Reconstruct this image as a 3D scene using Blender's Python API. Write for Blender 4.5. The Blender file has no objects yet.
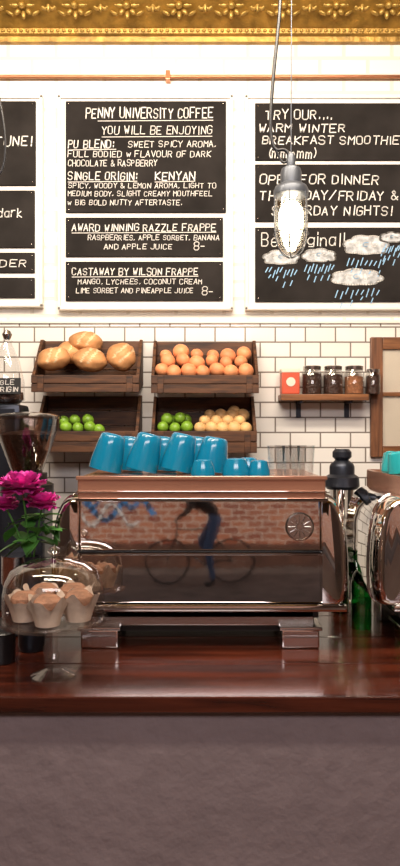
import bpy, bmesh, math, random
from mathutils import Vector, Matrix, Euler
random.seed(7)
S=bpy.context.scene
try: S.view_settings.view_transform='Standard'
except Exception: pass
F=689.0; H0=1.64
def U(px,Y): return (px-200)*Y/F
def V(py,Y): return H0-(py-433)*Y/F
# ---------------- materials
def newmat(name):
    m=bpy.data.materials.new(name); m.use_nodes=True
    nt=m.node_tree; b=nt.nodes['Principled BSDF']; return m,nt,b
def mat(name,col,rough=.5,metal=0,bump=0,bscale=40,var=0,vscale=8,coat=0,emit=0,ecol=None,spec=.5,bdist=.01):
    m,nt,b=newmat(name)
    b.inputs['Base Color'].default_value=(*col,1); b.inputs['Roughness'].default_value=rough
    b.inputs['Metallic'].default_value=metal; b.inputs['Coat Weight'].default_value=coat; b.inputs['Specular IOR Level'].default_value=spec
    if emit:
        b.inputs['Emission Color'].default_value=(*(ecol or col),1); b.inputs['Emission Strength'].default_value=emit
    tc=nt.nodes.new('ShaderNodeTexCoord')
    if bump:
        n=nt.nodes.new('ShaderNodeTexNoise'); n.inputs['Scale'].default_value=bscale; n.inputs['Detail'].default_value=6
        bp=nt.nodes.new('ShaderNodeBump'); bp.inputs['Strength'].default_value=bump; bp.inputs['Distance'].default_value=bdist
        nt.links.new(tc.outputs['Object'],n.inputs['Vector']); nt.links.new(n.outputs['Fac'],bp.inputs['Height']); nt.links.new(bp.outputs['Normal'],b.inputs['Normal'])
    if var:
        n=nt.nodes.new('ShaderNodeTexNoise'); n.inputs['Scale'].default_value=vscale; n.inputs['Detail'].default_value=4
        r=nt.nodes.new('ShaderNodeValToRGB'); r.color_ramp.elements[0].position=.3; r.color_ramp.elements[1].position=.7
        r.color_ramp.elements[0].color=(*[c*(1-var) for c in col],1); r.color_ramp.elements[1].color=(*[min(1,c*(1+var)) for c in col],1)
        nt.links.new(tc.outputs['Object'],n.inputs['Vector']); nt.links.new(n.outputs['Fac'],r.inputs['Fac']); nt.links.new(r.outputs['Color'],b.inputs['Base Color'])
    return m
def wood(name,c1,c2,rough=.45,scale=(1,12,12),coat=0,bump=.15,p0=.35,p1=.68):
    m,nt,b=newmat(name); b.inputs['Roughness'].default_value=rough; b.inputs['Coat Weight'].default_value=coat
    b.inputs['Coat Roughness'].default_value=.12
    tc=nt.nodes.new('ShaderNodeTexCoord'); mp=nt.nodes.new('ShaderNodeMapping'); mp.inputs['Scale'].default_value=scale
    n=nt.nodes.new('ShaderNodeTexNoise'); n.inputs['Scale'].default_value=4; n.inputs['Detail'].default_value=8; n.inputs['Distortion'].default_value=.6
    r=nt.nodes.new('ShaderNodeValToRGB'); r.color_ramp.elements[0].position=p0; r.color_ramp.elements[1].position=p1
    r.color_ramp.elements[0].color=(*c1,1); r.color_ramp.elements[1].color=(*c2,1)
    bp=nt.nodes.new('ShaderNodeBump'); bp.inputs['Strength'].default_value=bump; bp.inputs['Distance'].default_value=.005
    L=nt.links.new
    L(tc.outputs['Object'],mp.inputs['Vector']); L(mp.outputs['Vector'],n.inputs['Vector']); L(n.outputs['Fac'],r.inputs['Fac']); L(r.outputs['Color'],b.inputs['Base Color'])
    L(n.outputs['Fac'],bp.inputs['Height']); L(bp.outputs['Normal'],b.inputs['Normal'])
    return m
def brick(name,c1,c2,cm,w,h,mortar,rough=.4,bump=.5,axis='xz',off=.5):
    m,nt,b=newmat(name); b.inputs['Roughness'].default_value=rough
    L=nt.links.new
    tc=nt.nodes.new('ShaderNodeTexCoord'); sp=nt.nodes.new('ShaderNodeSeparateXYZ'); cb=nt.nodes.new('ShaderNodeCombineXYZ')
    L(tc.outputs['Object'],sp.inputs[0]); L(sp.outputs['X' if axis=='xz' else 'Y'],cb.inputs['X']); L(sp.outputs['Z'],cb.inputs['Y'])
    t=nt.nodes.new('ShaderNodeTexBrick'); t.offset=off
    t.inputs['Scale'].default_value=1; t.inputs['Brick Width'].default_value=w; t.inputs['Row Height'].default_value=h
    t.inputs['Mortar Size'].default_value=mortar; t.inputs['Mortar Smooth'].default_value=.3
    t.inputs['Color1'].default_value=(*c1,1); t.inputs['Color2'].default_value=(*c2,1); t.inputs['Mortar'].default_value=(*cm,1)
    L(cb.outputs[0],t.inputs['Vector']); L(t.outputs['Color'],b.inputs['Base Color'])
    bp=nt.nodes.new('ShaderNodeBump'); bp.invert=True; bp.inputs['Strength'].default_value=bump; bp.inputs['Distance'].default_value=.004
    L(t.outputs['Fac'],bp.inputs['Height']); L(bp.outputs['Normal'],b.inputs['Normal'])
    return m
def glass(name,tint=(1,1,1),base=.06,grough=.02,edge=.75):
    m=bpy.data.materials.new(name); m.use_nodes=True; nt=m.node_tree; nt.nodes.clear(); L=nt.links.new
    o=nt.nodes.new('ShaderNodeOutputMaterial'); mx=nt.nodes.new('ShaderNodeMixShader'); t=nt.nodes.new('ShaderNodeBsdfTransparent'); g=nt.nodes.new('ShaderNodeBsdfGlossy')
    t.inputs['Color'].default_value=(*tint,1); g.inputs['Roughness'].default_value=grough
    lw=nt.nodes.new('ShaderNodeLayerWeight'); lw.inputs['Blend'].default_value=.25
    mr=nt.nodes.new('ShaderNodeMapRange'); mr.inputs['To Min'].default_value=base; mr.inputs['To Max'].default_value=edge
    L(lw.outputs['Facing'],mr.inputs['Value']); L(mr.outputs['Result'],mx.inputs['Fac']); L(t.outputs[0],mx.inputs[1]); L(g.outputs[0],mx.inputs[2]); L(mx.outputs[0],o.inputs['Surface'])
    return m
M={}
M['tile']=brick('white_tile',(.86,.83,.79),(.77,.74,.70),(.22,.19,.165),.15,.075,.0042,rough=.18)
M['pbrick']=brick('white_painted_brick',(.86,.83,.78),(.82,.79,.74),(.70,.66,.59),.24,.086,.010,rough=.6,bump=.4)
M['trim']=mat('white_trim',(.82,.78,.70),.4)
M['gold']=mat('gold_pressed_tin',(.33,.185,.033),.42,.5,bump=.6,bscale=26,var=.4,vscale=14)
M['golddk']=mat('gold_ornament',(.44,.275,.065),.38,.5,bump=.3,bscale=60)
M['copper']=mat('copper',(.50,.22,.12),.3,.9)
M['trayc']=mat('copper_panel',(.66,.34,.23),.2,.72,bump=.05,bscale=6)
M['board']=mat('chalkboard',(.022,.019,.018),.85,var=.35,vscale=5,spec=.12)
M['panel']=mat('board_panel',(.84,.80,.74),.5,var=.03)
M['chalk']=mat('chalk_white',(.84,.81,.77),.9)
M['chalkb']=mat('chalk_blue',(.30,.52,.75),.9)
M['cloud']=mat('chalk_cloud',(.50,.52,.54),.9,var=.5,vscale=30)
M['crate']=wood('crate_wood',(.024,.008,.0035),(.14,.053,.018),.6)
M['shelf']=wood('shelf_wood',(.12,.042,.012),(.30,.12,.04),.45)
M['framew']=wood('frame_wood',(.10,.037,.014),(.26,.10,.04),.5,scale=(12,12,1))
M['counter']=wood('counter_wood',(.028,.006,.0035),(.12,.025,.011),.22,scale=(.6,9,9),coat=.45,bump=.08)
M['plaster']=mat('mauve_plaster',(.27,.207,.212),.8,bump=.7,bscale=17,var=.07,vscale=9,bdist=.012)
M['chrome']=mat('polished_steel',(.78,.76,.74),.03,1)
M['pchrome']=mat('panel_steel',(.74,.68,.64),.035,1,bump=.035,bscale=4,bdist=.01)
M['chrome2']=mat('brushed_steel',(.56,.54,.52),.2,1)
M['black']=mat('black_plastic',(.012,.012,.014),.3)
M['iron']=mat('dark_iron',(.035,.04,.055),.35,.7)
M['grey']=mat('lamp_grey',(.10,.11,.13),.4,.5)
M['cup']=mat('blue_ceramic',(.004,.175,.325),.18,coat=.5)
M['teal2']=mat('aqua_ceramic',(.02,.36,.40),.2,coat=.4)
M['glass']=glass('clear_glass')
M['glassf']=glass('ribbed_glass',(1,1,1),.10,.06,.38)
M['green']=glass('green_glass',(.06,.38,.12),.12,.03,.8)
M['hopper']=glass('smoked_glass',(.62,.55,.52),.12,.03,.8)
M['beans']=mat('coffee_beans',(.04,.014,.007),.35,bump=1,bscale=90,var=.6,vscale=90)
M['peach']=mat('peach_skin',(.78,.30,.13),.5,var=.3,vscale=14)
M['lime']=mat('lime_skin',(.20,.38,.03),.4,var=.3,vscale=20,bump=.1,bscale=120)
M['potato']=mat('pale_fruit',(.74,.45,.19),.5,var=.2,vscale=20)
M['crust']=mat('bread_crust',(.52,.25,.10),.6,bump=.8,bscale=22,var=.5,vscale=7)
M['flour']=mat('bread_score',(.72,.50,.28),.8,bump=.6,bscale=50,var=.3,vscale=20)
M['paper']=mat('parchment_paper',(.66,.52,.41),.7,bump=.4,bscale=40,var=.22,vscale=14)
M['muffin']=mat('muffin_top',(.30,.15,.09),.8,bump=.9,bscale=50,var=.4,vscale=30)
M['petal']=mat('magenta_petal',(.68,.05,.38),.5,var=.35,vscale=30)
M['leaf']=mat('leaf_green',(.07,.22,.04),.45,var=.4,vscale=20)
M['label']=mat('black_label',(.02,.02,.02),.5)
M['red']=mat('red_tin',(.60,.09,.04),.4)
M['cream']=mat('cream_paint',(.78,.70,.58),.5)
M['bulb']=mat('bulb_glow',(1,.9,.7),.3,emit=22,ecol=(1,.88,.68))
M['jar']=glass('lamp_glass',(1,.97,.9),.18,.12,.8)
M['concrete']=wood('floor_boards',(.05,.03,.02),(.12,.07,.04),.4)
M['wallp']=mat('side_wall_paint',(.16,.10,.07),.6)
M['street']=mat('asphalt',(.075,.055,.048),.8,var=.5,vscale=3)
M['ebrick']=brick('red_brick',(.24,.055,.028),(.46,.17,.09),(.62,.54,.46),.30,.115,.014,rough=.8)
M['plinth']=mat('dark_plinth',(.09,.038,.024),.6,var=.5,vscale=2)
M['muralb']=mat('mural_blue',(.03,.24,.60),.6)
M['muralw']=mat('mural_white',(.80,.84,.85),.6)
M['darkpaint']=mat('dark_paint',(.03,.028,.03),.5)
# ---------------- builders
def setmat(o,m):
    if isinstance(m,str): m=M[m]
    o.data.materials.append(m)
def link(o,parent):
    bpy.context.collection.objects.link(o)
    if parent:
        o.parent=parent; o.matrix_parent_inverse=Matrix.Translation(-Vector(parent.location))
def E(name,loc=(0,0,0)):
    o=bpy.data.objects.new(name,None); o.empty_display_size=.05; o.location=loc; bpy.context.collection.objects.link(o); return o
def finish(name,bm,m,parent=None,smooth=False,loc=None,rot=None,ang=40,flat_axis=False):
    me=bpy.data.meshes.new(name); bmesh.ops.recalc_face_normals(bm,faces=bm.faces); bm.to_mesh(me); bm.free()
    if smooth:
        for p in me.polygons: p.use_smooth=True
        try: me.set_sharp_from_angle(angle=math.radians(ang))
        except Exception: pass
        if flat_axis:
            for p in me.polygons:
                n=p.normal
                if max(abs(n.x),abs(n.y),abs(n.z))>.9995: p.use_smooth=False
    o=bpy.data.objects.new(name,me)
    for k in (m if isinstance(m,(list,tuple)) else [m]): setmat(o,k)
    if loc is not None: o.location=loc
    if rot is not None: o.rotation_euler=rot
    link(o,parent); return o
def box(name,x0,x1,y0,y1,z0,z1,m,parent=None,bev=.003,rot=None):
    bm=bmesh.new(); bmesh.ops.create_cube(bm,size=1)
    c=Vector(((x0+x1)/2,(y0+y1)/2,(z0+z1)/2))
    for v in bm.verts: v.co=Vector((v.co.x*(x1-x0),v.co.y*(y1-y0),v.co.z*(z1-z0)))
    if bev: bmesh.ops.bevel(bm,geom=bm.edges[:],offset=bev,segments=2,affect='EDGES',profile=.6)
    return finish(name,bm,m,parent,loc=c,rot=rot,smooth=bool(bev),flat_axis=True,ang=50)
def lathe(name,prof,loc,m,parent=None,seg=40,rot=None,mod=None,ang=35):
    bm=bmesh.new(); rings=[]
    for r,z in prof:
        if r<1e-5: rings.append([bm.verts.new((0,0,z))])
        else:
            ring=[]
            for i in range(seg):
                a=2*math.pi*i/seg; rr,zz=(r,z) if not mod else mod(r,z,a)
                ring.append(bm.verts.new((rr*math.cos(a),rr*math.sin(a),zz)))
            rings.append(ring)
    for A,B in zip(rings,rings[1:]):
        if len(A)==1 and len(B)==1: continue
        for i in range(seg):
            j=(i+1)%seg
            if len(A)==1: bm.faces.new((A[0],B[j],B[i]))
            elif len(B)==1: bm.faces.new((A[i],A[j],B[0]))
            else: bm.faces.new((A[i],A[j],B[j],B[i]))
    return finish(name,bm,m,parent,True,loc,rot,ang)
def extr(name,prof,x0,x1,m,parent=None,bev=0,axis='x',smooth=True,ang=40):
    bm=bmesh.new(); A=[];B=[]
    for a,b in prof:
        if axis=='x': A.append(bm.verts.new((x0,a,b))); B.append(bm.verts.new((x1,a,b)))
        else: A.append(bm.verts.new((a,x0,b))); B.append(bm.verts.new((a,x1,b)))
    n=len(prof)
    bm.faces.new(A); bm.faces.new(B[::-1])
    for i in range(n): bm.faces.new((A[i],B[i],B[(i+1)%n],A[(i+1)%n]))
    if bev: bmesh.ops.bevel(bm,geom=bm.edges[:],offset=bev,segments=3,affect='EDGES')
    return finish(name,bm,m,parent,smooth,ang=ang)
def loft(name,rings,m,parent=None,ang=50):
    bm=bmesh.new(); R=[[bm.verts.new(p) for p in r] for r in rings]; n=len(R[0])
    for A,B in zip(R,R[1:]):
        for i in range(n): bm.faces.new((A[i],A[(i+1)%n],B[(i+1)%n],B[i]))
    bm.faces.new(R[0]); bm.faces.new(R[-1][::-1])
    return finish(name,bm,m,parent,True,ang=ang)
def tube(name,pts,r,m,parent=None,smooth=True,cyc=False):
    cu=bpy.data.curves.new(name,'CURVE'); cu.dimensions='3D'; cu.bevel_depth=r; cu.bevel_resolution=4; cu.use_fill_caps=True
    if smooth and len(pts)>2:
        sp=cu.splines.new('NURBS'); sp.points.add(len(pts)-1); sp.order_u=3; sp.use_endpoint_u=not cyc
    else:
        sp=cu.splines.new('POLY'); sp.points.add(len(pts)-1)
    sp.use_cyclic_u=cyc
    for p,q in zip(sp.points,pts): p.co=(*q,1)
    o=bpy.data.objects.new(name,cu); setmat(o,m); link(o,parent); return o
def blobs(name,items,m,parent=None,sub=2,noise=0):
    bm=bmesh.new()
    for it in items:
        x,y,z,rx,ry,rz=it[:6]; rot=it[6] if len(it)>6 else (0,0,0)
        mt=Matrix.Translation((x,y,z))@Euler(rot).to_matrix().to_4x4()@Matrix.Diagonal((rx,ry,rz,1))
        r=bmesh.ops.create_icosphere(bm,subdivisions=sub,radius=1)
        for v in r['verts']:
            k=1+noise*random.uniform(-1,1); v.co=mt@(v.co*k)
    return finish(name,bm,m,parent,True,ang=80)
# ---------------- stroke lettering
G={'A':"00 26 40|12 32",'B':"00 06 36 45 44 33 03|33 42 41 30 00",'C':"45 36 16 05 01 10 30 41",'D':"00 06 26 45 41 20 00",'E':"46 06 00 40|03 33",'F':"46 06 00|03 33",
'G':"45 36 16 05 01 10 30 41 43 23",'H':"06 00|46 40|03 43",'I':"16 10",'J':"46 41 30 10 01",'K':"06 00|46 03 40",'L':"06 00 40",'M':"00 06 23 46 40",'N':"00 06 40 46",
'O':"16 05 01 10 30 41 45 36 16",'P':"00 06 36 45 44 33 03",'Q':"16 05 01 10 30 41 45 36 16|22 40",'R':"00 06 36 45 44 33 03|23 40",'S':"45 36 16 05 04 13 33 42 41 30 10 01",
'T':"06 46|26 20",'U':"06 01 10 30 41 46",'V':"06 20 46",'W':"06 10 24 30 46",'X':"06 40|46 00",'Y':"06 23 46|23 20",'Z':"06 46 00 40",
'8':"13 04 05 16 36 45 44 33 13 02 01 10 30 41 42 33",'&':"40 05 16 25 24 02 01 10 20 42",'.':"10 11",',':"11 00",':':"11 12|14 15",'!':"16 12|10 11","'":"16 14",'-':"03 33",
'(':"26 14 12 20",')':"06 14 12 00",'/':"00 46",'m':"00 04|03 14 23 20|23 34 43 40",'o':"14 03 01 10 30 41 43 34 14",'r':"04 00|02 14 34",'i':"14 10|15 16",
'g':"43 34 14 03 02 11 31 42|44 40 20 10",'n':"04 00|02 14 34 43 40",'a':"43 34 14 03 01 10 30 42|44 40",'l':"16 10",'d':"46 40|42 34 14 03 01 10 30 42",'k':"06 00|34 02 40",
'b':"06 00|03 14 34 43 41 30 10 01",'e':"02 42 43 34 14 03 01 10 30 41",'w':"04 10 23 30 44"}
NAR=set("I.,:!'il")
def seg2(bm,a,b,t,Y):
    a=Vector(a);b=Vector(b);d=(b-a)
    if d.length<1e-6: return
    d.normalize(); n=Vector((-d.y,d.x))*t/2; a=a-d*t*.4; b=b+d*t*.4
    vs=[bm.verts.new((p.x,Y,p.y)) for p in (a-n,b-n,b+n,a+n)]; bm.faces.new(vs)
def letters(name,lines,Y,parent,m='chalk',tk=.78):
    bm=bmesh.new()
    for ln in lines:
        s,x0,x1,yb,yt=ln[:5]; th=(ln[5] if len(ln)>5 else .0042)*tk
        X0,X1=U(x0,Y),U(x1,Y); Z0,Z1=V(yb,Y),V(yt,Y)
        tot=0; pos=[]
        for c in s:
            w=3.4 if c==' ' else (2.8 if c in NAR or c in'()' else 5.7)
            pos.append(tot); tot+=w
        tot-=1.4; sx=(X1-X0)/tot; sz=(Z1-Z0)/6
        for c,p in zip(s,pos):
            if c not in G: continue
            jx,jz=random.uniform(-.3,.3),random.uniform(-.35,.35); k=random.uniform(.9,1.06); sh=random.uniform(.0,.14)
            for st in G[c].split('|'):
                pts=[]
                for q in st.split():
                    gx,gz=int(q[0])*k+jx,int(q[1])*k+jz; pts.append((X0+(p+gx+gz*sh)*sx,Z0+gz*sz))
                for a,b in zip(pts,pts[1:]): seg2(bm,a,b,th,Y)
    return finish(name,bm,m,parent)
# ================= ROOM
WY=3.445; CZ=3.76
box('wall_back',-3,3,WY,WY+.15,0,CZ,'pbrick',bev=0)
TZ=V(324,WY)
box('trim_tile_panel',-2.99,2.99,WY-.012,WY+.001,.5,TZ,'tile',bev=0)
box('trim_tile_cap',-2.99,2.99,WY-.022,WY+.001,TZ,TZ+.018,'trim',bev=.004)
box('wall_left',-3.15,-3,-4.5,WY+.15,0,CZ,'wallp',bev=0)
box('wall_right',3,3.15,-4.5,WY+.15,0,CZ,'wallp',bev=0)
box('floor',-3.15,3.15,-4.5,WY+.15,-.1,0,'concrete',bev=0)
box('ceiling',-3.15,3.15,-4.5,WY+.15,CZ,CZ+.1,'gold',bev=0)
box('wall_front',-3,3,-4.5,-4.35,2.75,CZ,'wallp',bev=0)
# cornice
zc=V(45,WY)
cor=E('trim_cornice',(0,WY,zc))
extr('cornice_moulding',[(WY,zc),(WY-.03,zc),(WY-.035,zc+.022),(WY-.05,zc+.030),(WY-.056,zc+.050),(WY-.075,zc+.058),(WY-.085,zc+.066),(WY-.14,zc+.092),(WY-.20,zc+.130),(WY-.235,zc+.165),(WY-.25,CZ+.01),(WY,CZ+.01)],-2.99,2.99,'gold',cor,ang=25)
bm_items=[]
x=-1.6; i=0
while x<1.6:
    yy,zz=WY-.150,zc+.106
    if i%2==0:
        for k in range(8):
            a=k*math.pi/4
            bm_items.append((x+math.cos(a)*.036,yy-.7*math.sin(a)*.036,zz+.8*math.sin(a)*.036,.019 if k%2 else .024,.012,.012,(0,-a,0)))
        bm_items.append((x,yy-.012,zz-.008,.017,.017,.015))
    else:
        for s in(-1,1):
            for t in range(16):
                a=t/15*5.2; r=.046*(1-t/19)
                bm_items.append((x+s*(.024+r*math.cos(a)),yy-.7*r*math.sin(a),zz+.8*r*math.sin(a),.010,.011,.008))
            bm_items.append((x+s*.062,yy+.01,zz-.032,.022,.012,.007,(0,s*.5,0)))
        bm_items.append((x,yy,zz,.010,.012,.035))
    x+=.125; i+=1
blobs('embossed_ornament',bm_items,'golddk',cor,sub=2)
bd=[]; x=-1.6
while x<1.6:
    bd.append((x,WY-.053,zc+.040,.011,.010,.009)); x+=.03
blobs('bead_row',bd,'golddk',cor,sub=1)
# copper pipe
cp=E('copper_pipe',(0,WY-.03,V(76,WY)))
pz=V(76,WY-.03)
tube('pipe_run',[(-2.98,WY-.025,pz),(2.98,WY-.025,pz)],.008,'copper',cp,False)
for px in (168,-80,470):
    X=U(px,WY-.03); box('pipe_clip',X-.011,X+.011,WY-.045,WY+.005,pz-.022,pz+.022,'copper',cp,.002)
# ================= MENU BOARDS
BY=WY-.03
def board(name,fx0,fx1,fy0,fy1,slates):
    e=E(name,(U((fx0+fx1)/2,BY),BY,V((fy0+fy1)/2,BY)))
    box('backing_panel',U(fx0,BY),U(fx1,BY),BY,WY+.002,V(fy1,BY),V(fy0,BY),'panel',e,.004)
    for (a,b,c,d) in ((fx0,fx1,fy0,fy0+3),(fx0,fx1,fy1-3,fy1),(fx0,fx0+3,fy0,fy1),(fx1-3,fx1,fy0,fy1)):
        box('frame_moulding',U(a,BY),U(b,BY),BY-.012,BY+.002,V(d,BY),V(c,BY),'panel',e,.003)
    for k,(a,b,c,d) in enumerate(slates):
        box('slate',U(a,BY),U(b,BY),BY-.010,BY+.004,V(d,BY),V(c,BY),'board',e,.002)
        for xx in (a+3,b-3):
            for zz in (c+3,d-3):
                blobs('screw',[(U(xx,BY),BY-.011,V(zz,BY),.004,.003,.004)],'chrome2',e,1)
    return e
TY=BY-.0125
b1=board('chalkboard_menu',58,233,96,310,[(66,226,102,213),(66,223,218,257),(66,223,262,301)])
letters('chalk_lettering',[
 ("PENNY UNIVERSITY COFFEE",86,213,118,108,.0065),
 ("YOU WILL BE ENJOYING",102,212,134,126,.0048),
 ("PU BLEND:",68,114,148,140,.006),("SWEET SPICY AROMA,",128,216,147,141),
 ("FULL BODIED w FLAVOUR OF DARK",68,211,157,151),
 ("CHOCOLATE & RASPBERRY",68,157,166,160),
 ("SINGLE ORIGIN:",68,137,180,172,.006),("KENYAN",155,195,180,172,.0065),
 ("SPICY, WOODY & LEMON AROMA, LIGHT TO",68,216,188,183,.0036),
 ("MEDIUM BODY, SLIGHT CREAMY MOUTHFEEL",68,212,196,191,.0036),
 ("w BIG BOLD NUTTY AFTERTASTE.",68,182,205,200,.0038),
 ("AWARD WINNING RAZZLE FRAPPE",72,216,231,224,.0055),
 ("RASPBERRIES, APPLE SORBET, BANANA",88,219,240,235,.0038),("AND APPLE JUICE",104,172,249,244,.004),("8-",194,206,250,242,.005),
 ("CASTAWAY BY WILSON FRAPPE",72,198,275,268,.0055),
 ("MANGO, LYCHEES, COCONUT CREAM",78,202,284,279,.0038),("LIME SORBET AND PINEAPPLE JUICE",76,193,293,288,.0038),("8-",202,214,295,287,.005)],TY,b1)
bm=bmesh.new()
for a,b,z in ((98,213,121),(102,212,137),(68,116,150),(68,137,182),(72,216,233),(72,198,277),(155,195,182)):
    seg2(bm,(U(a,TY),V(z,TY)),(U(b,TY),V(z-.8,TY)),.003,TY)
finish('chalk_underlines',bm,'chalk',b1)
b2=board('chalkboard_menu',245,430,96,310,[(255,420,104,161),(255,420,165,222),(255,420,228,302)])
letters('chalk_lettering',[
 ("TRY OUR....",266,332,119,110,.0065),("WARM WINTER",259,345,132,124,.0065),("BREAKFAST SMOOTHIE",262,399,144,136,.0062),("(mmmmm)",268,316,158,148,.006),
 ("OPEN FOR DINNER",260,378,184,175,.0068),("THURSDAY/FRIDAY &",260,398,200,191,.0068),("SATURDAY NIGHTS!",272,392,215,206,.0068),
 ("Be original!",262,345,246,233,.006)],TY,b2)
def cloud(px,py,w,h,bmF,bmL,bmB,seed):
    rnd=random.Random(seed); pts=[]; n=60; k=7
    for i in range(n):
        a=2*math.pi*i/n; r=1+.16*abs(math.sin(a*k/2+seed))
        x=math.cos(a)*w/2*r; z=math.sin(a)*h/2*r
        if z<-h*.33: z=-h*.33-(abs(z)-h*.33)*.4
        pts.append((U(px+x,TY),V(py-z,TY)))
    bmF.faces.new([bmF.verts.new((a,TY+.0006,b)) for a,b in pts])
    for a,b in zip(pts,pts[1:]+pts[:1]): seg2(bmL,a,b,.006,TY)
    for j in range(3):
        cx=px+(j-1)*w*.22; q=[]
        for t in range(9):
            a=t/8*4.5+j; r=w*.10*(1-t/14); q.append((U(cx+r*math.cos(a),TY),V(py-1-r*.7*math.sin(a),TY)))
        for a,b in zip(q,q[1:]): seg2(bmL if j!=1 else bmB,a,b,.004,TY)
    for j in range(9):
        x=px-w*.45+w*.9*j/8; z0=py+h*.62+rnd.uniform(0,4); L=rnd.uniform(4,8)
        seg2(bmB,(U(x+1.5,TY),V(z0,TY)),(U(x-1,TY),V(z0+L,TY)),.005,TY)
        z0+=L+2+rnd.uniform(0,3)
        if j%2: seg2(bmB,(U(x+.5,TY),V(z0,TY)),(U(x-1.5,TY),V(z0+L*.7,TY)),.005,TY)
bf,bl,bb=bmesh.new(),bmesh.new(),bmesh.new()
for k,(a,b,c,d) in enumerate(((366,246,40,19),(392,238,22,10),(319,256,30,13),(281,258,32,14),(357,278,46,16))): cloud(a,b,c,d,bf,bl,bb,k+1)
finish('cloud_fill',bf,'cloud',b2); finish('cloud_outline',bl,'chalk',b2); finish('rain_drops',bb,'chalkb',b2)
b3=board('chalkboard_menu',-110,43,96,307,[(-102,36,102,186),(-102,35,191,248),(-102,35,253,273),(-102,35,278,298)])
letters('chalk_lettering',[
 ("FORTUNE!",-30,32,146,136,.007),("HOT CHOCOLATE dark",-85,22,217,208,.006),("MOCHA",-70,-20,232,224,.005),
 ("SPIDER",-24,26,267,260,.0055),("TEA AND CHAI",-80,-10,291,284,.006)],TY,b3)
# ================= CRATES
def crate(name,px0,px1,yft,yfb,ybt,fill):
    fy=3.19; by=WY-.014; xa,xb=U(px0,fy),U(px1,fy); e=E(name,((xa+xb)/2,fy,V(yfb,fy)))
    zft,zfb=V(yft,fy),V(yfb,fy); zbt=V(ybt,by); zbb=zfb+.05; t=.014
    zm=(zft+zfb)/2
    box('front_slat_low',xa,xb,fy,fy+t,zfb,zm-.002,'crate',e,.002); box('front_slat_high',xa,xb,fy,fy+t,zm+.002,zft,'crate',e,.002)
    for X in (xa,xb-t):
        extr('side_board',[(fy+t,zfb),(by,zbb),(by,zbt),(by-.05,zbt),(fy+t,zft)],X,X+t,'crate',e,smooth=False)
    extr('bottom_board',[(fy+t,zfb),(by-t,zbb),(by-t,zbb+t),(fy+t,zfb+t)],xa+t,xb-t,'crate',e,smooth=False)
    h=(zbt-zbb)/3
    for k in range(3): box('back_slat',xa+t,xb-t,by-t,by,zbb+k*h+.002,zbb+(k+1)*h-.002,'crate',e,.002)
    for X in (xa+.03,xb-.03-t*2): box('corner_batten',X,X+t*2,fy-.006,fy+.001,zfb,zft,'crate',e,.002)
    return e
e=crate('wooden_crate',31,139,375,392,341,0)
def loaf(px,py,Y,rx,rz,tilt,par,sc=(-.3,.25)):
    X,Z=U(px,Y),V(py,Y); ph=random.uniform(0,9)
    bm=bmesh.new(); bmesh.ops.create_icosphere(bm,subdivisions=4,radius=1)
    for v in bm.verts:
        c=v.co.copy(); f=1+.03*math.sin(4*c.x+ph)+.025*math.sin(7*c.z+ph*2)
        for s in sc:
            d=abs(c.x-s-c.z*.35+.05*math.sin(5*c.z+ph))
            if d<.12 and (c.z>-.2): f-= .09*(1-d/.12)
        v.co=Vector((c.x*rx*f,c.y*.06*f,c.z*rz*f*(1 if c.z>0 else .8)))
    for fc in bm.faces:
        c=fc.calc_center_median()
        for s in sc:
            if abs(c.x/rx-s-c.z/rz*.35)<.07+random.uniform(-.02,.03) and c.z>-.3*rz: fc.material_index=1
    return finish('bread_loaf',bm,['crust','flour'],par,True,(X,Y,Z),(0,tilt,0),80)
loaf(54,360,3.27,.078,.062,-.2,e,(-.2,.3)); loaf(86,343,3.35,.083,.058,.1,e); loaf(90,361,3.27,.085,.062,.15,e,(-.3,.1,)); loaf(121,358,3.27,.070,.075,.5,e); loaf(70,354,3.36,.07,.06,.1,e,(.0,))
e=crate('wooden_crate',34,138,431,452,396,0)
def heap(e,name,m,pts,Y,r,squash=1,rv=.07):
    it=[]
    for px,py,dy in pts:
        y=Y+dy; rr=r*random.uniform(1-rv,1+rv)
        it.append((U(px,y),y,V(py,y),rr,rr,rr*squash,(random.random(),random.random(),random.random())))
    blobs(name,it,m,e,3)
heap(e,'limes','lime',[(66,427,0),(78,428,0),(90,427,0),(99,430,.01),(75,420,.06),(88,420,.06),(64,421,.07)],3.25,.028,.92)
e=crate('wooden_crate',151,259,375,393,342,0)
P=[(162,370,0),(174,372,-.01),(189,371,.0),(203,372,.0),(217,370,.01),(231,372,0),(246,371,0),
   (168,361,.05),(183,360,.06),(197,363,.05),(212,361,.06),(226,363,.05),(241,362,.06),
   (181,352,.11),(166,356,.11),(197,355,.12),(228,356,.11),(244,354,.12),(213,356,.13)]
heap(e,'peaches','peach',P,3.25,.036,.93,.12)
e=crate('wooden_crate',151,257,431,453,397,0)
heap(e,'limes','lime',[(163,427,0),(175,428,0),(187,427,0),(167,419,.06),(180,418,.06),(172,421,.1),(186,420,.09)],3.25,.028)
P=[(200+k*11.5,428,0) for k in range(5)]+[(205+k*11.5,421,.05) for k in range(4)]+[(210+k*11,415,.1) for k in range(4)]+[(234,411,.13)]
heap(e,'pale_fruit','potato',P,3.25,.031,.9)
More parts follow.
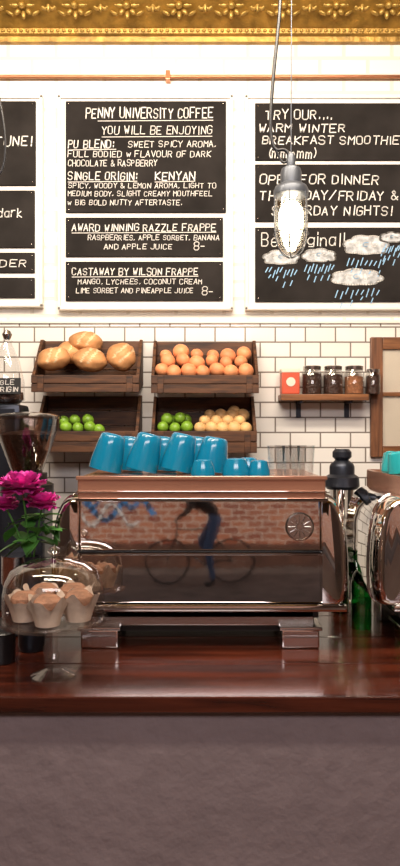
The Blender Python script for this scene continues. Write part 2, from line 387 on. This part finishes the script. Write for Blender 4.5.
# ================= WALL SHELF + JARS
sy=WY-.14; sz=V(394,sy)
sh=E('wall_shelf',(U(325,sy),sy,sz))
box('shelf_board',U(281,sy),U(369,sy),sy,WY-.012,sz-.03,sz,'shelf',sh,.003)
for px in (302,352):
    X=U(px,sy); box('bracket_arm',X-.008,X+.008,sy+.02,WY-.012,sz-.042,sz-.03,'iron',sh,.001); box('bracket_back',X-.012,X+.012,WY-.024,WY-.012,sz-.11,sz-.03,'iron',sh,.002)
def jar(px,h,r,cont,fillh):
    Y=sy+.06; X=U(px,Y); e=E('glass_jar',(X,Y,sz))
    lathe('jar_body',[(0,.001),(r,.001),(r*1.02,.01),(r*1.02,h*.75),(r*.85,h*.84),(r*.85,h*.88)],(X,Y,sz),'glass',e)
    lathe('contents',[(0,.004),(r*.93,.004),(r*.93,fillh),(r*.5,fillh+.006),(0,fillh+.004)],(X,Y,sz),cont,e)
    lathe('lid',[(0,h*.86),(r*.9,h*.86),(r*.92,h*.98),(r*.8,h),(0,h)],(X,Y,sz),'chrome2',e)
M['spice']=mat('jar_spice',(.30,.12,.05),.7,bump=.8,bscale=120,var=.4,vscale=60)
jar(312,.14,.048,'beans',.10); jar(333,.14,.048,'beans',.095); jar(354,.14,.048,'spice',.085); jar(373,.125,.035,'beans',.09)
t=E('tea_tin',(U(290,sy+.05),sy+.05,sz))
X0,X1=U(281,sy+.05),U(299,sy+.05)
box('tin_body',X0,X1,sy+.02,sy+.10,sz+.001,sz+.112,'red',t,.006); box('tin_lid',X0-.002,X1+.002,sy+.018,sy+.102,sz+.105,sz+.125,'cream',t,.004)
lathe('tin_mark',[(0,0),(.022,0),(.022,.002),(0,.002)],((X0+X1)/2,sy+.019,sz+.06),'cream',t,rot=(math.pi/2,0,0))
fr=E('wooden_picture_frame',(U(405,WY),WY-.02,V(396,WY)))
fY=WY-.04
def fb(n,a,b,c,d,m='framew',y0=fY,y1=WY-.012): box(n,U(a,fY),U(b,fY),y0,y1,V(d,fY),V(c,fY),m,fr,.004)
fb('stile_a',371,383,337,457); fb('stile_b',430,442,337,457); fb('rail_top',383,430,337,349,'shelf'); fb('rail_bottom',383,430,446,457,'shelf'); fb('backing',380,434,345,450,'cream',fY+.015); fb('mid_rail',383,430,392,396,'shelf')
box('glass_pane',U(382,fY),U(431,fY),fY+.006,fY+.009,V(447,fY),V(348,fY),'glass',fr,0)
# ================= COUNTER
CT=.95
co=E('bar_counter',(0,1.8,0))
for k,(ya,yb) in enumerate(((1.80,2.06),(2.062,2.33),(2.332,2.60),(2.602,2.86))): box('counter_plank',-2.98,2.98,ya,yb,CT-.042,CT,'counter',co,.004)
box('counter_front',-2.98,2.98,1.835,1.93,0.0,CT-.042,'plaster',co,0)
box('counter_back',-2.98,2.98,2.72,2.80,0.0,CT-.042,'darkpaint',co,0)
# ================= ESPRESSO MACHINES
def machine(cx):
    e=E('espresso_machine',(cx,2.4,CT))
    def b(n,x0,x1,y0,y1,z0,z1,m,bev=.003,rot=None): return box(n,cx+x0,cx+x1,y0,y1,z0,z1,m,e,bev,rot)
    tilt=(-math.radians(2.4),0,0)
    b('chassis',-.385,.385,2.235,2.66,1.04,1.43,'darkpaint')
    b('upper_panel',-.385,.385,2.200,2.212,1.266,1.426,'pchrome',.003,tilt)
    b('lower_panel',-.39,.39,2.192,2.204,1.10,1.252,'pchrome',.003,tilt)
    b('seam_strip',-.385,.385,2.206,2.24,1.25,1.268,'black',.001)
    b('seam_lip',-.388,.388,2.185,2.20,1.252,1.260,'chrome',.003)
    b('lower_bar',-.42,.465,2.165,2.20,1.076,1.098,'chrome',.008)
    b('skirt',-.36,.37,2.235,2.30,1.015,1.078,'chrome2',.004)
    b('drip_tray',-.27,.27,2.28,2.62,.985,1.02,'darkpaint',.004)
    for s in (-1,1):
        b('foot_block',s*.322-.06,s*.322+.06,2.20,2.30,CT+.001,1.012,'chrome',.006)
        b('foot_top',s*.322-.068,s*.322+.068,2.19,2.34,1.010,1.022,'chrome2',.004)
        b('rear_foot',s*.322-.05,s*.322+.05,2.52,2.62,CT+.001,1.04,'chrome2',.006)
        ctl=[(.385,1.440),(.405,1.439),(.424,1.432),(.440,1.418),(.453,1.397),(.463,1.37),(.470,1.335),(.475,1.29),(.478,1.24),(.479,1.19),(.477,1.14),(.471,1.105),(.455,1.090),(.385,1.088)]
        rings=[]
        for j in range(9):
            t=j/8*math.pi/2; k=.62+.38*math.sin(t); y=2.165+.075*(1-math.cos(t))
            rings.append([(cx+s*(.385+(x-.385)*k),y,1.26+(z-1.26)*(.90+.10*math.sin(t))) for x,z in ctl])
        rings.append([(cx+s*x,2.62,z) for x,z in ctl])
        rings.append([(cx+s*(.385+(x-.385)*.8),2.67,1.26+(z-1.26)*.95) for x,z in ctl])
        loft('side_cheek',rings,'chrome',e,60)
        tube('cheek_rim',[(cx+s*x*1.003,2.262,z+.001) for x,z in ctl[1:-1]],.0045,'chrome',e)
    b('cup_tray',-.385,.395,2.165,2.67,1.428,1.500,'trayc',.004)
    b('tray_rail_low',-.392,.402,2.155,2.175,1.425,1.436,'chrome',.004)
    b('tray_rail_mid',-.388,.398,2.158,2.17,1.452,1.458,'chrome',.002)
    b('tray_rim',-.39,.40,2.160,2.172,1.492,1.505,'trayc',.003)
    X=cx+.318; Z=V(527,2.19)
    lathe('round_badge',[(0,0),(.046,0),(.046,.003),(.042,.005),(.040,.003),(.012,.003),(.010,.006),(0,.006)],(X,2.201,Z),'chrome2',e,rot=(math.radians(87.6),0,0))
    for k in range(12):
        a=k*math.pi/6; tube('badge_ray',[(X+.014*math.cos(a),2.194,Z+.014*math.sin(a)),(X+.036*math.cos(a),2.195,Z+.036*math.sin(a))],.0014,'chrome',e,False)
    for gx in (-.24,0,.24):
        lathe('group_head',[(0,0),(.035,0),(.038,.05),(.03,.06),(0,.06)],(cx+gx,2.71,1.16),'chrome',e)
        tube('group_neck',[(cx+gx,2.64,1.25),(cx+gx,2.71,1.25),(cx+gx,2.71,1.2)],.022,'chrome',e)
        tube('portafilter_handle',[(cx+gx,2.74,1.17),(cx+gx,2.86,1.15)],.013,'black',e,False)
    return e
machine(0); machine(1.03)
# ================= CUPS
TT=1.5005
def cup(name,x,y,z,rr,rb,h,tilt=0,m='cup',yaw=0,par=None):
    prof=[(rr-.004,0),(rr,0),(rr*.99,h*.25),(rb+(rr-rb)*.42,h*.72),(rb*1.05,h*.93),(rb*.9,h*.985),(rb*.72,h),(rb*.66,h-.004),(0,h-.004)]
    lift=rr*math.sin(abs(tilt))
    return lathe(name,prof,(x,y,z+lift+.0005),m,par,rot=(0,tilt,yaw))
for px,t in ((105,.24),(141,.26),(176,.24),(210,.18)):
    cup('coffee_cup',U(px,2.36),2.36,TT,.056,.040,.126 if px<200 else .116,t)
for px in (128,162,196): cup('coffee_cup',U(px,2.5),2.5,TT,.054,.039,.12,.12)
for px,w,h in ((203,.040,.052),(236,.045,.056),(259,.036,.05)):
    cup('espresso_cup',U(px,2.26),2.26,TT,w,w*.7,h,0)
cup('espresso_cup',U(248,2.36),2.36,TT,.04,.028,.055,0)
for px,yy in ((276,2.28),(291,2.27),(306,2.28),(283,2.35),(298,2.35)):
    h=.098
    lathe('drinking_glass',[(0,.008),(.020,.008),(.021,.0),(.023,.001),(.029,h),(.0272,h),(.0215,.010),(0,.010)],(U(px,yy),yy,TT),'glassf',None,mod=lambda r,z,a:(r*(1+.02*math.cos(10*a)),z),seg=60)
for px,yy,tl in ((386,2.42,.1),(401,2.34,-.15),(393,2.52,0)):
    cup('coffee_cup',max(.68,U(px,yy)),yy,TT,.042,.032,.07,tl,'teal2')
cup('coffee_cup',.80,2.4,TT,.042,.032,.075,.1,'teal2')
# ================= GRINDERS
def grinder(x,y,htop,hr,hh,body=True):
    e=E('coffee_grinder',(x,y,CT)); z1=htop-hh
    lathe('hopper',[(hr*.45,z1),(hr*.55,z1+hh*.15),(hr*.93,z1+hh*.72),(hr,z1+hh*.93)],(x,y,0),'hopper',e)
    lathe('hopper_beans',[(0,z1+.005),(hr*.42,z1+.005),(hr*.5,z1+hh*.15),(hr*.83,z1+hh*.64),(hr*.5,z1+hh*.69),(0,z1+hh*.72)],(x,y,0),'beans',e)
    lathe('hopper_lid',[(0,htop+.004),(hr*.2,htop+.004),(hr*.9,htop-.004),(hr*1.03,htop-.012),(hr*1.03,htop-hh*.1),(hr*.99,htop-hh*.1)],(x,y,0),'hopper',e)
    lathe('collar',[(0,z1),(hr*.6,z1),(hr*.62,z1-.03),(hr*.8,z1-.04),(hr*.8,z1-.09),(0,z1-.09)],(x,y,0),'black',e)
    box('motor_body',x-.075,x+.075,y-.07,y+.10,CT+.03,z1-.085,'iron',e,.02)
    box('base_plate',x-.09,x+.09,y-.14,y+.12,CT+.001,CT+.035,'black',e,.01)
    lathe('dosing_chamber',[(0,0),(.05,0),(.055,.01),(.055,.10),(.058,.105),(0,.115)],(x,y-.12,CT+.17),'chrome2',e)
    tube('portafilter_fork',[(x-.03,y-.07,CT+.12),(x-.03,y-.16,CT+.12),(x+.03,y-.16,CT+.12),(x+.03,y-.07,CT+.12)],.005,'chrome',e,False)
    return e
gY=2.47
grinder(U(27,gY),gY,V(413,gY),.118,.215)
bY=2.74; bx=U(7,bY)
g2=E('coffee_grinder',(bx,bY,CT))
z0=V(400,bY)
lathe('hopper',[(.045,z0-.02),(.07,z0),(.068,z0+.07),(.05,z0+.15),(.03,z0+.20),(.018,z0+.225),(.022,z0+.235),(0,z0+.24)],(bx,bY,0),'glassf',g2)
lathe('hopper_knob',[(0,z0+.238),(.012,z0+.24),(.02,z0+.26),(.012,z0+.275),(0,z0+.28)],(bx,bY,0),'chrome2',g2)
lathe('hopper_beans',[(0,z0-.015),(.045,z0-.015),(.065,z0+.002),(.063,z0+.03),(0,z0+.034)],(bx,bY,0),'beans',g2)
box('grinder_body',bx-.07,bx+.07,bY-.07,bY+.09,CT+.001,z0-.018,'iron',g2,.02)
tagY=bY-.072
box('hanging_tag',U(-22,tagY),U(21,tagY),tagY-.004,tagY,V(394,tagY),V(378,tagY),'label',g2,.001)
letters('tag_lettering',[("SINGLE",-12,14,384.5,380,.0022),("ORIGIN",-4,18,391.5,387,.0026)],tagY-.0046,g2,tk=1)
kY=2.78; kx=U(342,kY)
k=E('coffee_grinder',(kx,kY,CT))
zz=lambda p:V(p,kY)
lathe('grinder_cap',[(0,zz(449)),(.028,zz(449)),(.038,zz(452)),(.038,zz(457)),(.026,zz(460)),(.046,zz(464)),(.05,zz(467)),(.05,zz(474)),(.068,zz(477)),(.07,zz(486)),(.06,zz(489)),(0,zz(489))],(kx,kY,0),'iron',k)
lathe('grinder_throat',[(0,zz(489)),(.05,zz(489)),(.045,zz(520)),(.055,zz(530)),(.055,CT+.03),(.07,CT+.02),(.07,CT+.001),(0,CT+.001)],(kx,kY,0),'chrome',k)
def bottle(x,y,h,r):
    lathe('green_bottle',[(0,.002),(r,.002),(r*1.02,.01),(r,h*.6),(r*.8,h*.72),(r*.35,h*.82),(r*.32,h*.97),(r*.4,h*.97),(r*.4,h),(0,h)],(x,y,CT),'green')
bottle(U(361,2.44),2.44,.26,.036); bottle(U(340,2.66),2.66,.24,.034)
# ================= CAKE STAND
kx,ky=-.415,1.955; pzz=CT+.158
cs=E('glass_cake_stand',(kx,ky,CT))
lathe('stand',[(0,.004),(.05,.002),(.062,.001),(.064,.006),(.045,.014),(.020,.026),(.012,.045),(.018,.058),(.011,.075),(.012,.11),(.02,.135),(.05,.150),(.125,.156),(.150,.158),(.152,.168),(.148,.164),(.12,.162),(0,.162)],(kx,ky,CT),'glassf',cs,seg=64)
lathe('dome',[(.140,.0),(.143,.03),(.142,.075),(.136,.105),(.120,.137),(.09,.157),(.05,.168),(.02,.171),(.012,.173),(.010,.180),(.018,.188),(.018,.197),(.008,.204),(0,.205)],(kx,ky,pzz+.006),'glass',cs,seg=64)
lathe('dome_rim',[(.139,0),(.144,0),(.144,.005),(.139,.005)],(kx,ky,pzz+.006),'glassf',cs,seg=64)
def muffin(x,y,z,s,ph):
    e=E('paper_wrapped_muffin',(x,y,z))
    def md(r,zz,a):
        f=zz/(.072*s); sq=max(abs(math.cos(a+ph)),abs(math.sin(a+ph)))
        k=1+.13*f*(1/ (sq*1.3) -.8)*2+.06*f*math.sin(9*a+ph)
        return r*k,zz+f**4*(.020*s*math.cos(4*(a+ph)+math.pi)*.8+.008*math.sin(7*a))
    lathe('paper_wrap',[(0,0),(.034*s,0),(.038*s,.018*s),(.044*s,.038*s),(.056*s,.068*s)],(x,y,z),'paper',e,seg=56,mod=md,ang=25)
    lathe('muffin_crumb',[(.036*s,.03*s),(.044*s,.050*s),(.040*s,.068*s),(.024*s,.082*s),(0,.086*s)],(x,y,z),'muffin',e,mod=lambda r,zz,a:(r*(1+.06*math.sin(3*a+ph)),zz))
for i,(dx,dy,s) in enumerate(((-.078,-.02,.95),(-.002,-.070,.98),(.074,-.018,1.0),(-.04,.060,1.0),(.045,.064,1.0))): muffin(kx+dx,ky+dy,pzz+.0075,s,i*1.3)
# ================= FLOWERS
vx,vy=-.535,2.19
fl=E('flower_vase',(vx,vy,CT))
lathe('vase',[(0,.001),(.035,.001),(.042,.02),(.042,.16),(.030,.22),(.022,.27),(.027,.30),(.024,.30),(.019,.27),(0,.25)],(vx,vy,CT),'iron',fl)
def flower(cx,cy,cz,R,seed):
    rnd=random.Random(seed); bm=bmesh.new()
    for L,(n,el,rr,sz) in enumerate(((9,.15,1.0,.62),(8,.5,.85,.55),(7,.85,.65,.48),(6,1.2,.4,.36),(8,-.3,.8,.55))):
        for i in range(n):
            a=2*math.pi*i/n+L*.4+rnd.uniform(-.15,.15); e_=el+rnd.uniform(-.15,.15)
            d=Vector((math.cos(a)*math.cos(e_),math.sin(a)*math.cos(e_),math.sin(e_)))
            t=Vector((-math.sin(a),math.cos(a),0)); u=d.cross(t).normalized()
            up=(d*.75+Vector((0,0,.55))).normalized()
            base=Vector((cx,cy,cz))+d*R*.15
            grid=[]
            for r in range(5):
                f=r/4; row=[]
                wd=sz*R*math.sin(math.pi*(.12+.75*f))
                for c in range(5):
                    g=(c-2)/2
                    p=base+d*(R*rr*f)+up*(R*.25*f*f)+t*(wd*g)+u*(-.18*R*(1-g*g)*f)+Vector((rnd.uniform(-1,1),rnd.uniform(-1,1),rnd.uniform(-1,1)))*R*.06*f
                    row.append(bm.verts.new(p))
                grid.append(row)
            for r in range(4):
                for c in range(4): bm.faces.new((grid[r][c],grid[r][c+1],grid[r+1][c+1],grid[r+1][c]))
    finish('blossom',bm,'petal',fl,True,ang=60)
fz=lambda p:V(p,2.15)
F1=(U(22,2.14),2.14,fz(487)); F2=(U(42,2.16),2.16,fz(503)); F3=(U(6,2.18),2.18,fz(506))
flower(*F1,.058,1); flower(*F2,.042,2); flower(*F3,.032,3)
for p in (F1,F2,F3): tube('stem',[(vx,vy,CT+.26),((vx+p[0])/2,(vy+p[1])/2+.01,(CT+.28+p[2])/2),(p[0],p[1],p[2]-.01)],.003,'leaf',fl)
bm=bmesh.new(); rnd=random.Random(5)
for i in range(34):
    a=rnd.uniform(0,6.28); el=rnd.uniform(-.7,.6); L=rnd.uniform(.06,.10)
    o=Vector((vx-.005,vy-.01,CT+.385))+Vector((rnd.uniform(-.05,.05),rnd.uniform(-.03,.03),rnd.uniform(-.055,.045)))
    d=Vector((math.cos(a)*math.cos(el),math.sin(a)*math.cos(el)*.6,math.sin(el))); t=d.cross(Vector((0,0,1))).normalized()
    pr=None
    for r in range(6):
        f=r/5; w=.024*math.sin(math.pi*min(.98,f*.95+.03)); c=o+d*L*f-Vector((0,0,.02*f*f))
        row=[bm.verts.new(c-t*w+Vector((0,0,.004))),bm.verts.new(c),bm.verts.new(c+t*w+Vector((0,0,.004)))]
        if pr:
            for q in range(2): bm.faces.new((pr[q],pr[q+1],row[q+1],row[q]))
        pr=row
finish('leaves',bm,'leaf',fl,True,ang=80)
cn=E('steel_canister',(-.60,2.08,CT))
lathe('canister',[(0,.001),(.04,.001),(.042,.006),(.042,.085),(.044,.09),(.04,.094),(0,.096)],(-.60,2.08,CT),'black',cn)
# ================= PENDANT LAMP
lY=2.2; lx=U(291,lY); z=lambda p:V(p,lY)
pl=E('pendant_lamp',(lx,lY,z(200)))
CAP=[(0,z(154)),(.010,z(154)),(.014,z(158)),(.014,z(166)),(.030,z(169)),(.034,z(173)),(.034,z(184)),(.050,z(187)),(.056,z(191)),(.056,z(196)),(.05,z(197)),(0,z(197))]
JAR=[(.044,z(196)),(.052,z(202)),(.053,z(225)),(.050,z(238)),(.038,z(248)),(.018,z(254)),(0,z(255))]
def cage(x,par):
    for k in range(6):
        a=k*math.pi/3+.3
        tube('cage_wire',[(x+r*math.cos(a),lY+r*math.sin(a),zz_) for r,zz_ in ((.055,z(194)),(.058,z(205)),(.058,z(228)),(.052,z(244)),(.030,z(255)),(.004,z(258)))],.0016,'grey',par)
    for p,r in ((212,.058),(234,.0565)):
        tube('cage_ring',[(x+r*math.cos(a*math.pi/12),lY+r*math.sin(a*math.pi/12),z(p)) for a in range(24)],.0014,'grey',par,True,True)
lathe('lamp_cap',CAP,(lx,lY,0),'grey',pl)
lathe('glass_jar_shade',JAR,(lx,lY,0),'jar',pl)
cage(lx,pl)
blobs('bulb',[(lx,lY,z(217),.040,.040,.052)],'bulb',pl,3)
tube('suspension_wire',[(lx,lY,z(155)),(lx+.004,lY,3.76)],.0018,'grey',pl,False)
tube('power_cord',[(lx-.006,lY,z(156)),(lx-.015,lY,z(148)),(U(274,lY),lY,z(152)),(U(270,lY),lY,z(130)),(U(272,lY),lY,z(90)),(U(277,lY),lY,z(40)),(U(281,lY),lY,z(0)),(U(288,lY),lY,3.76)],.0055,'black',pl)
tube('cord_loop',[(lx-.01,lY,z(160)),(lx-.02,lY,z(164)),(U(280,lY),lY,z(160)),(U(276,lY),lY,z(150))],.004,'black',pl)
lathe('ceiling_rose',[(0,0),(.05,0),(.045,-.025),(0,-.03)],(U(290,lY),lY,CZ),'grey',pl)
l=bpy.data.lights.new('bulb_light','POINT'); l.energy=9; l.color=(1,.82,.58); l.shadow_soft_size=.04
lo=bpy.data.objects.new('bulb_light',l); lo.location=(lx,lY-.0,z(218)); link(lo,pl)
l2x=-.72
p2=E('pendant_lamp',(l2x,lY,z(200)))
lathe('lamp_cap',CAP,(l2x,lY,0),'grey',p2)
lathe('glass_jar_shade',JAR,(l2x,lY,0),'jar',p2)
cage(l2x,p2)
blobs('bulb',[(l2x,lY,z(218),.030,.030,.046)],'bulb',p2,3)
tube('suspension_wire',[(l2x,lY,z(155)),(l2x,lY,3.76)],.0018,'grey',p2,False)
tube('power_cord',[(l2x,lY,z(158)),(U(-8,lY),lY,z(182)),(U(4,lY),lY,z(170)),(U(6,lY),lY,z(140)),(U(1,lY),lY,z(105)),(U(-8,lY),lY,z(70)),(l2x,lY,3.76)],.004,'black',p2)
# ================= STREET, MURAL, CYCLIST (seen mirrored in the machine)
box('street_ground',-12,12,-12,-4.5,-.1,-.001,'street',bev=0)
box('wall_street_brick',-10,10,-9.2,-9,0,4.5,'ebrick',bev=0)
box('trim_added_plinth',-10,10,-9.0,-8.9,0,.45,'plinth',bev=0)  # invented dark base, added to darken the lower half of the machine's reflection
mu=E('wall_mural',(-1.8,-8.98,1.8))
def strip(pts,w,m,Y):
    bm=bmesh.new()
    for a,b in zip(pts,pts[1:]): seg2(bm,a,b,w,Y)
    finish('painted_stroke',bm,m,mu)
q=[(-2.7+.1*i,1.15+.25*math.sin(i*.55)) for i in range(19)]
strip(q,.10,'muralb',-8.99)
q=[(-2.5+.1*i,1.0+.22*math.cos(i*.8)) for i in range(14)]
strip(q,.05,'muralw',-8.985); strip([(x,zq+.35) for x,zq in q],.06,'muralb',-8.98)
by_=-6.6; R=.34; bx0,bx1=-.52,.50
bk=E('bicycle',(0,by_,0))
for X in (bx0,bx1):
    tube('tyre',[(X+R*math.cos(a*math.pi/12),by_,R+.018+R*math.sin(a*math.pi/12)) for a in range(24)],.018,'black',bk,True,True)
    for a in range(12):
        c=a*math.pi/6; tube('spoke',[(X,by_,R+.018),(X+R*math.cos(c),by_,R+.018+R*math.sin(c))],.0018,'chrome',bk,False)
BB=(.05,by_,.30); ST=(.18,by_,.86); HT=(-.36,by_,.86); HB=(-.40,by_,.70)
for a,b in ((BB,ST),(ST,HT),(HB,BB),(BB,(bx1,by_,.36)),(ST,(bx1,by_,.36)),(HT,HB),(HB,(bx0,by_,.36)),(ST,(.20,by_,.90)),(HT,(-.37,by_,.98))):
    tube('frame_tube',[a,b],.014,'darkpaint',bk,False)
tube('handlebar',[(-.38,by_-.22,1.0),(-.38,by_,.98),(-.38,by_+.22,1.0)],.010,'chrome2',bk)
box('saddle',.10,.34,by_-.06,by_+.06,.885,.912,'black',bk,.012)
tube('crank',[(.05-.12,by_+.06,.40),(.05,by_+.04,.30),(.05,by_-.04,.30),(.05+.12,by_-.06,.20)],.010,'chrome',bk,False)
V3=[];Ed=[];Rd=[]
def jn(p,r,par=None):
    V3.append(p);Rd.append(r)
    if par is not None: Ed.append((par,len(V3)-1))
    return len(V3)-1
Y=by_
pel=jn((.28,Y,1.08),.13); w1=jn((.16,Y,1.18),.12,pel); ch=jn((-.02,Y,1.27),.145,w1); nk0=jn((-.15,Y,1.33),.09,ch); nk=jn((-.22,Y,1.36),.055,nk0)
h1=jn((-.28,Y,1.38),.080,nk); h2=jn((-.34,Y,1.43),.092,h1); h3=jn((-.35,Y,1.50),.07,h2)
for s in (-1,1):
    sh_=jn((-.12,Y+s*.17,1.30),.07,nk0); el=jn((-.20,Y+s*.25,1.13),.046,sh_); wr=jn((-.33,Y+s*.22,1.05),.030,el); hd=jn((-.37,Y+s*.20,1.036),.030,wr)
    for f in range(4):
        o=(f-1.5)*.021
        a=jn((-.405,Y+s*.20+o,1.024),.0095,hd); b_=jn((-.415,Y+s*.20+o,.998),.009,a); jn((-.402,Y+s*.20+o,.980+.003*abs(f-1)),.008,b_)
    a=jn((-.362,Y+s*.16,1.015),.010,hd); jn((-.365,Y+s*.155,.988),.009,a)
    hp=jn((.26,Y+s*.10,1.03),.10,pel)
    if s>0: kn=jn((.12,Y+s*.20,.56),.065,hp); an=jn((.20,Y+s*.23,.11),.042,kn); he=jn((.21,Y+s*.235,.05),.045,an); jn((.06,Y+s*.25,.036),.034,he)
    else: kn=jn((.02,Y+s*.15,.66),.065,hp); an=jn((.18,Y+s*.14,.32),.042,kn); he=jn((.20,Y+s*.14,.26),.042,an); jn((.09,Y+s*.14,.245),.032,he)
me=bpy.data.meshes.new('cyclist'); me.from_pydata(V3,Ed,[]); tmp=bpy.data.objects.new('tmp_cyclist',me); bpy.context.collection.objects.link(tmp)
sm=tmp.modifiers.new('s','SKIN')
for i,r in enumerate(Rd): me.skin_vertices[0].data[i].radius=(r,r)
me.skin_vertices[0].data[0].use_root=True
sb=tmp.modifiers.new('d','SUBSURF'); sb.levels=2; sb.render_levels=2
dg=bpy.context.evaluated_depsgraph_get(); ev=tmp.evaluated_get(dg); nm=bpy.data.meshes.new_from_object(ev); bpy.data.objects.remove(tmp)
M['skin']=mat('skin',(.60,.34,.24),.5); M['jeans']=mat('denim',(.05,.10,.22),.8); M['hair']=mat('dark_hair',(.03,.02,.015),.7); M['shirt']=mat('black_jacket',(.012,.012,.014),.8)
for v in nm.vertices:
    if v.co.z<.012: v.co.z=.001
cy=bpy.data.objects.new('cyclist',nm); nm.materials.clear()
for k_ in ('shirt','jeans','skin','hair','black'): nm.materials.append(M[k_])
for p in nm.polygons:
    c=p.center; p.use_smooth=True
    if c.x<-.23 and c.z>1.27 and abs(c.y-Y)<.13: p.material_index=3 if (c.z>1.47 or c.x>-.31) else 2
    elif c.x<-.345 and c.z<1.07: p.material_index=2
    elif (c.z<.10 and c.y>Y) or (c.z<.28 and c.y<Y): p.material_index=4
    elif c.z<1.08 and c.x>-.15: p.material_index=1
    else: p.material_index=0
bpy.context.collection.objects.link(cy)
blobs('face_nose',[(-.435,Y,1.415,.018,.012,.022)],'skin',cy,2)
blobs('face_eyes',[(-.415,Y-.032,1.445,.012,.012,.009),(-.415,Y+.032,1.445,.012,.012,.009)],'black',cy,2)
blobs('face_mouth',[(-.400,Y,1.378,.012,.026,.006)],'red',cy,2)
blobs('face_ears',[(-.32,Y-.090,1.42,.018,.012,.028),(-.32,Y+.090,1.42,.018,.012,.028)],'skin',cy,2)
# ================= LIGHTS
def area(name,loc,tgt,sx,sy_,en,col):
    l=bpy.data.lights.new(name,'AREA'); l.shape='RECTANGLE'; l.size=sx; l.size_y=sy_; l.energy=en; l.color=col
    o=bpy.data.objects.new(name,l); o.location=loc; d=Vector(tgt)-Vector(loc); o.rotation_euler=d.to_track_quat('-Z','Y').to_euler(); bpy.context.collection.objects.link(o)
area('ceiling_wall_washer',(-.3,1.7,3.5),(-.1,3.445,2.1),3.0,.2,84,(1,.86,.69))
area('added_machine_fill',(0,.9,3.6),(0,2.7,1.2),2,.2,46,(1,.87,.71))  # unseen area light added to brighten the machine tops, no fixture there
area('added_counter_fill',(0,-1.6,3.6),(0,1.8,.6),3,1.0,105,(1,.92,.93))  # unseen soft fill added to lift the counter front
sl=bpy.data.lights.new('sun','SUN'); sl.energy=2.0; sl.angle=.02; sl.color=(1,.9,.78); so=bpy.data.objects.new('sun',sl); so.rotation_euler=(math.radians(-40),math.radians(15),0); bpy.context.collection.objects.link(so)
w=bpy.data.worlds.new('world'); S.world=w; w.use_nodes=True; bg=w.node_tree.nodes['Background']; bg.inputs[0].default_value=(.92,.88,.9,1); bg.inputs[1].default_value=.8
# ================= CAMERA
cam=bpy.data.cameras.new('camera'); cam.sensor_fit='VERTICAL'; cam.sensor_height=36; cam.lens=F/866*36; cam.clip_start=.05
oc=bpy.data.objects.new('camera',cam); oc.location=(0,0,H0); oc.rotation_euler=(math.pi/2,0,0); bpy.context.collection.objects.link(oc); S.camera=oc
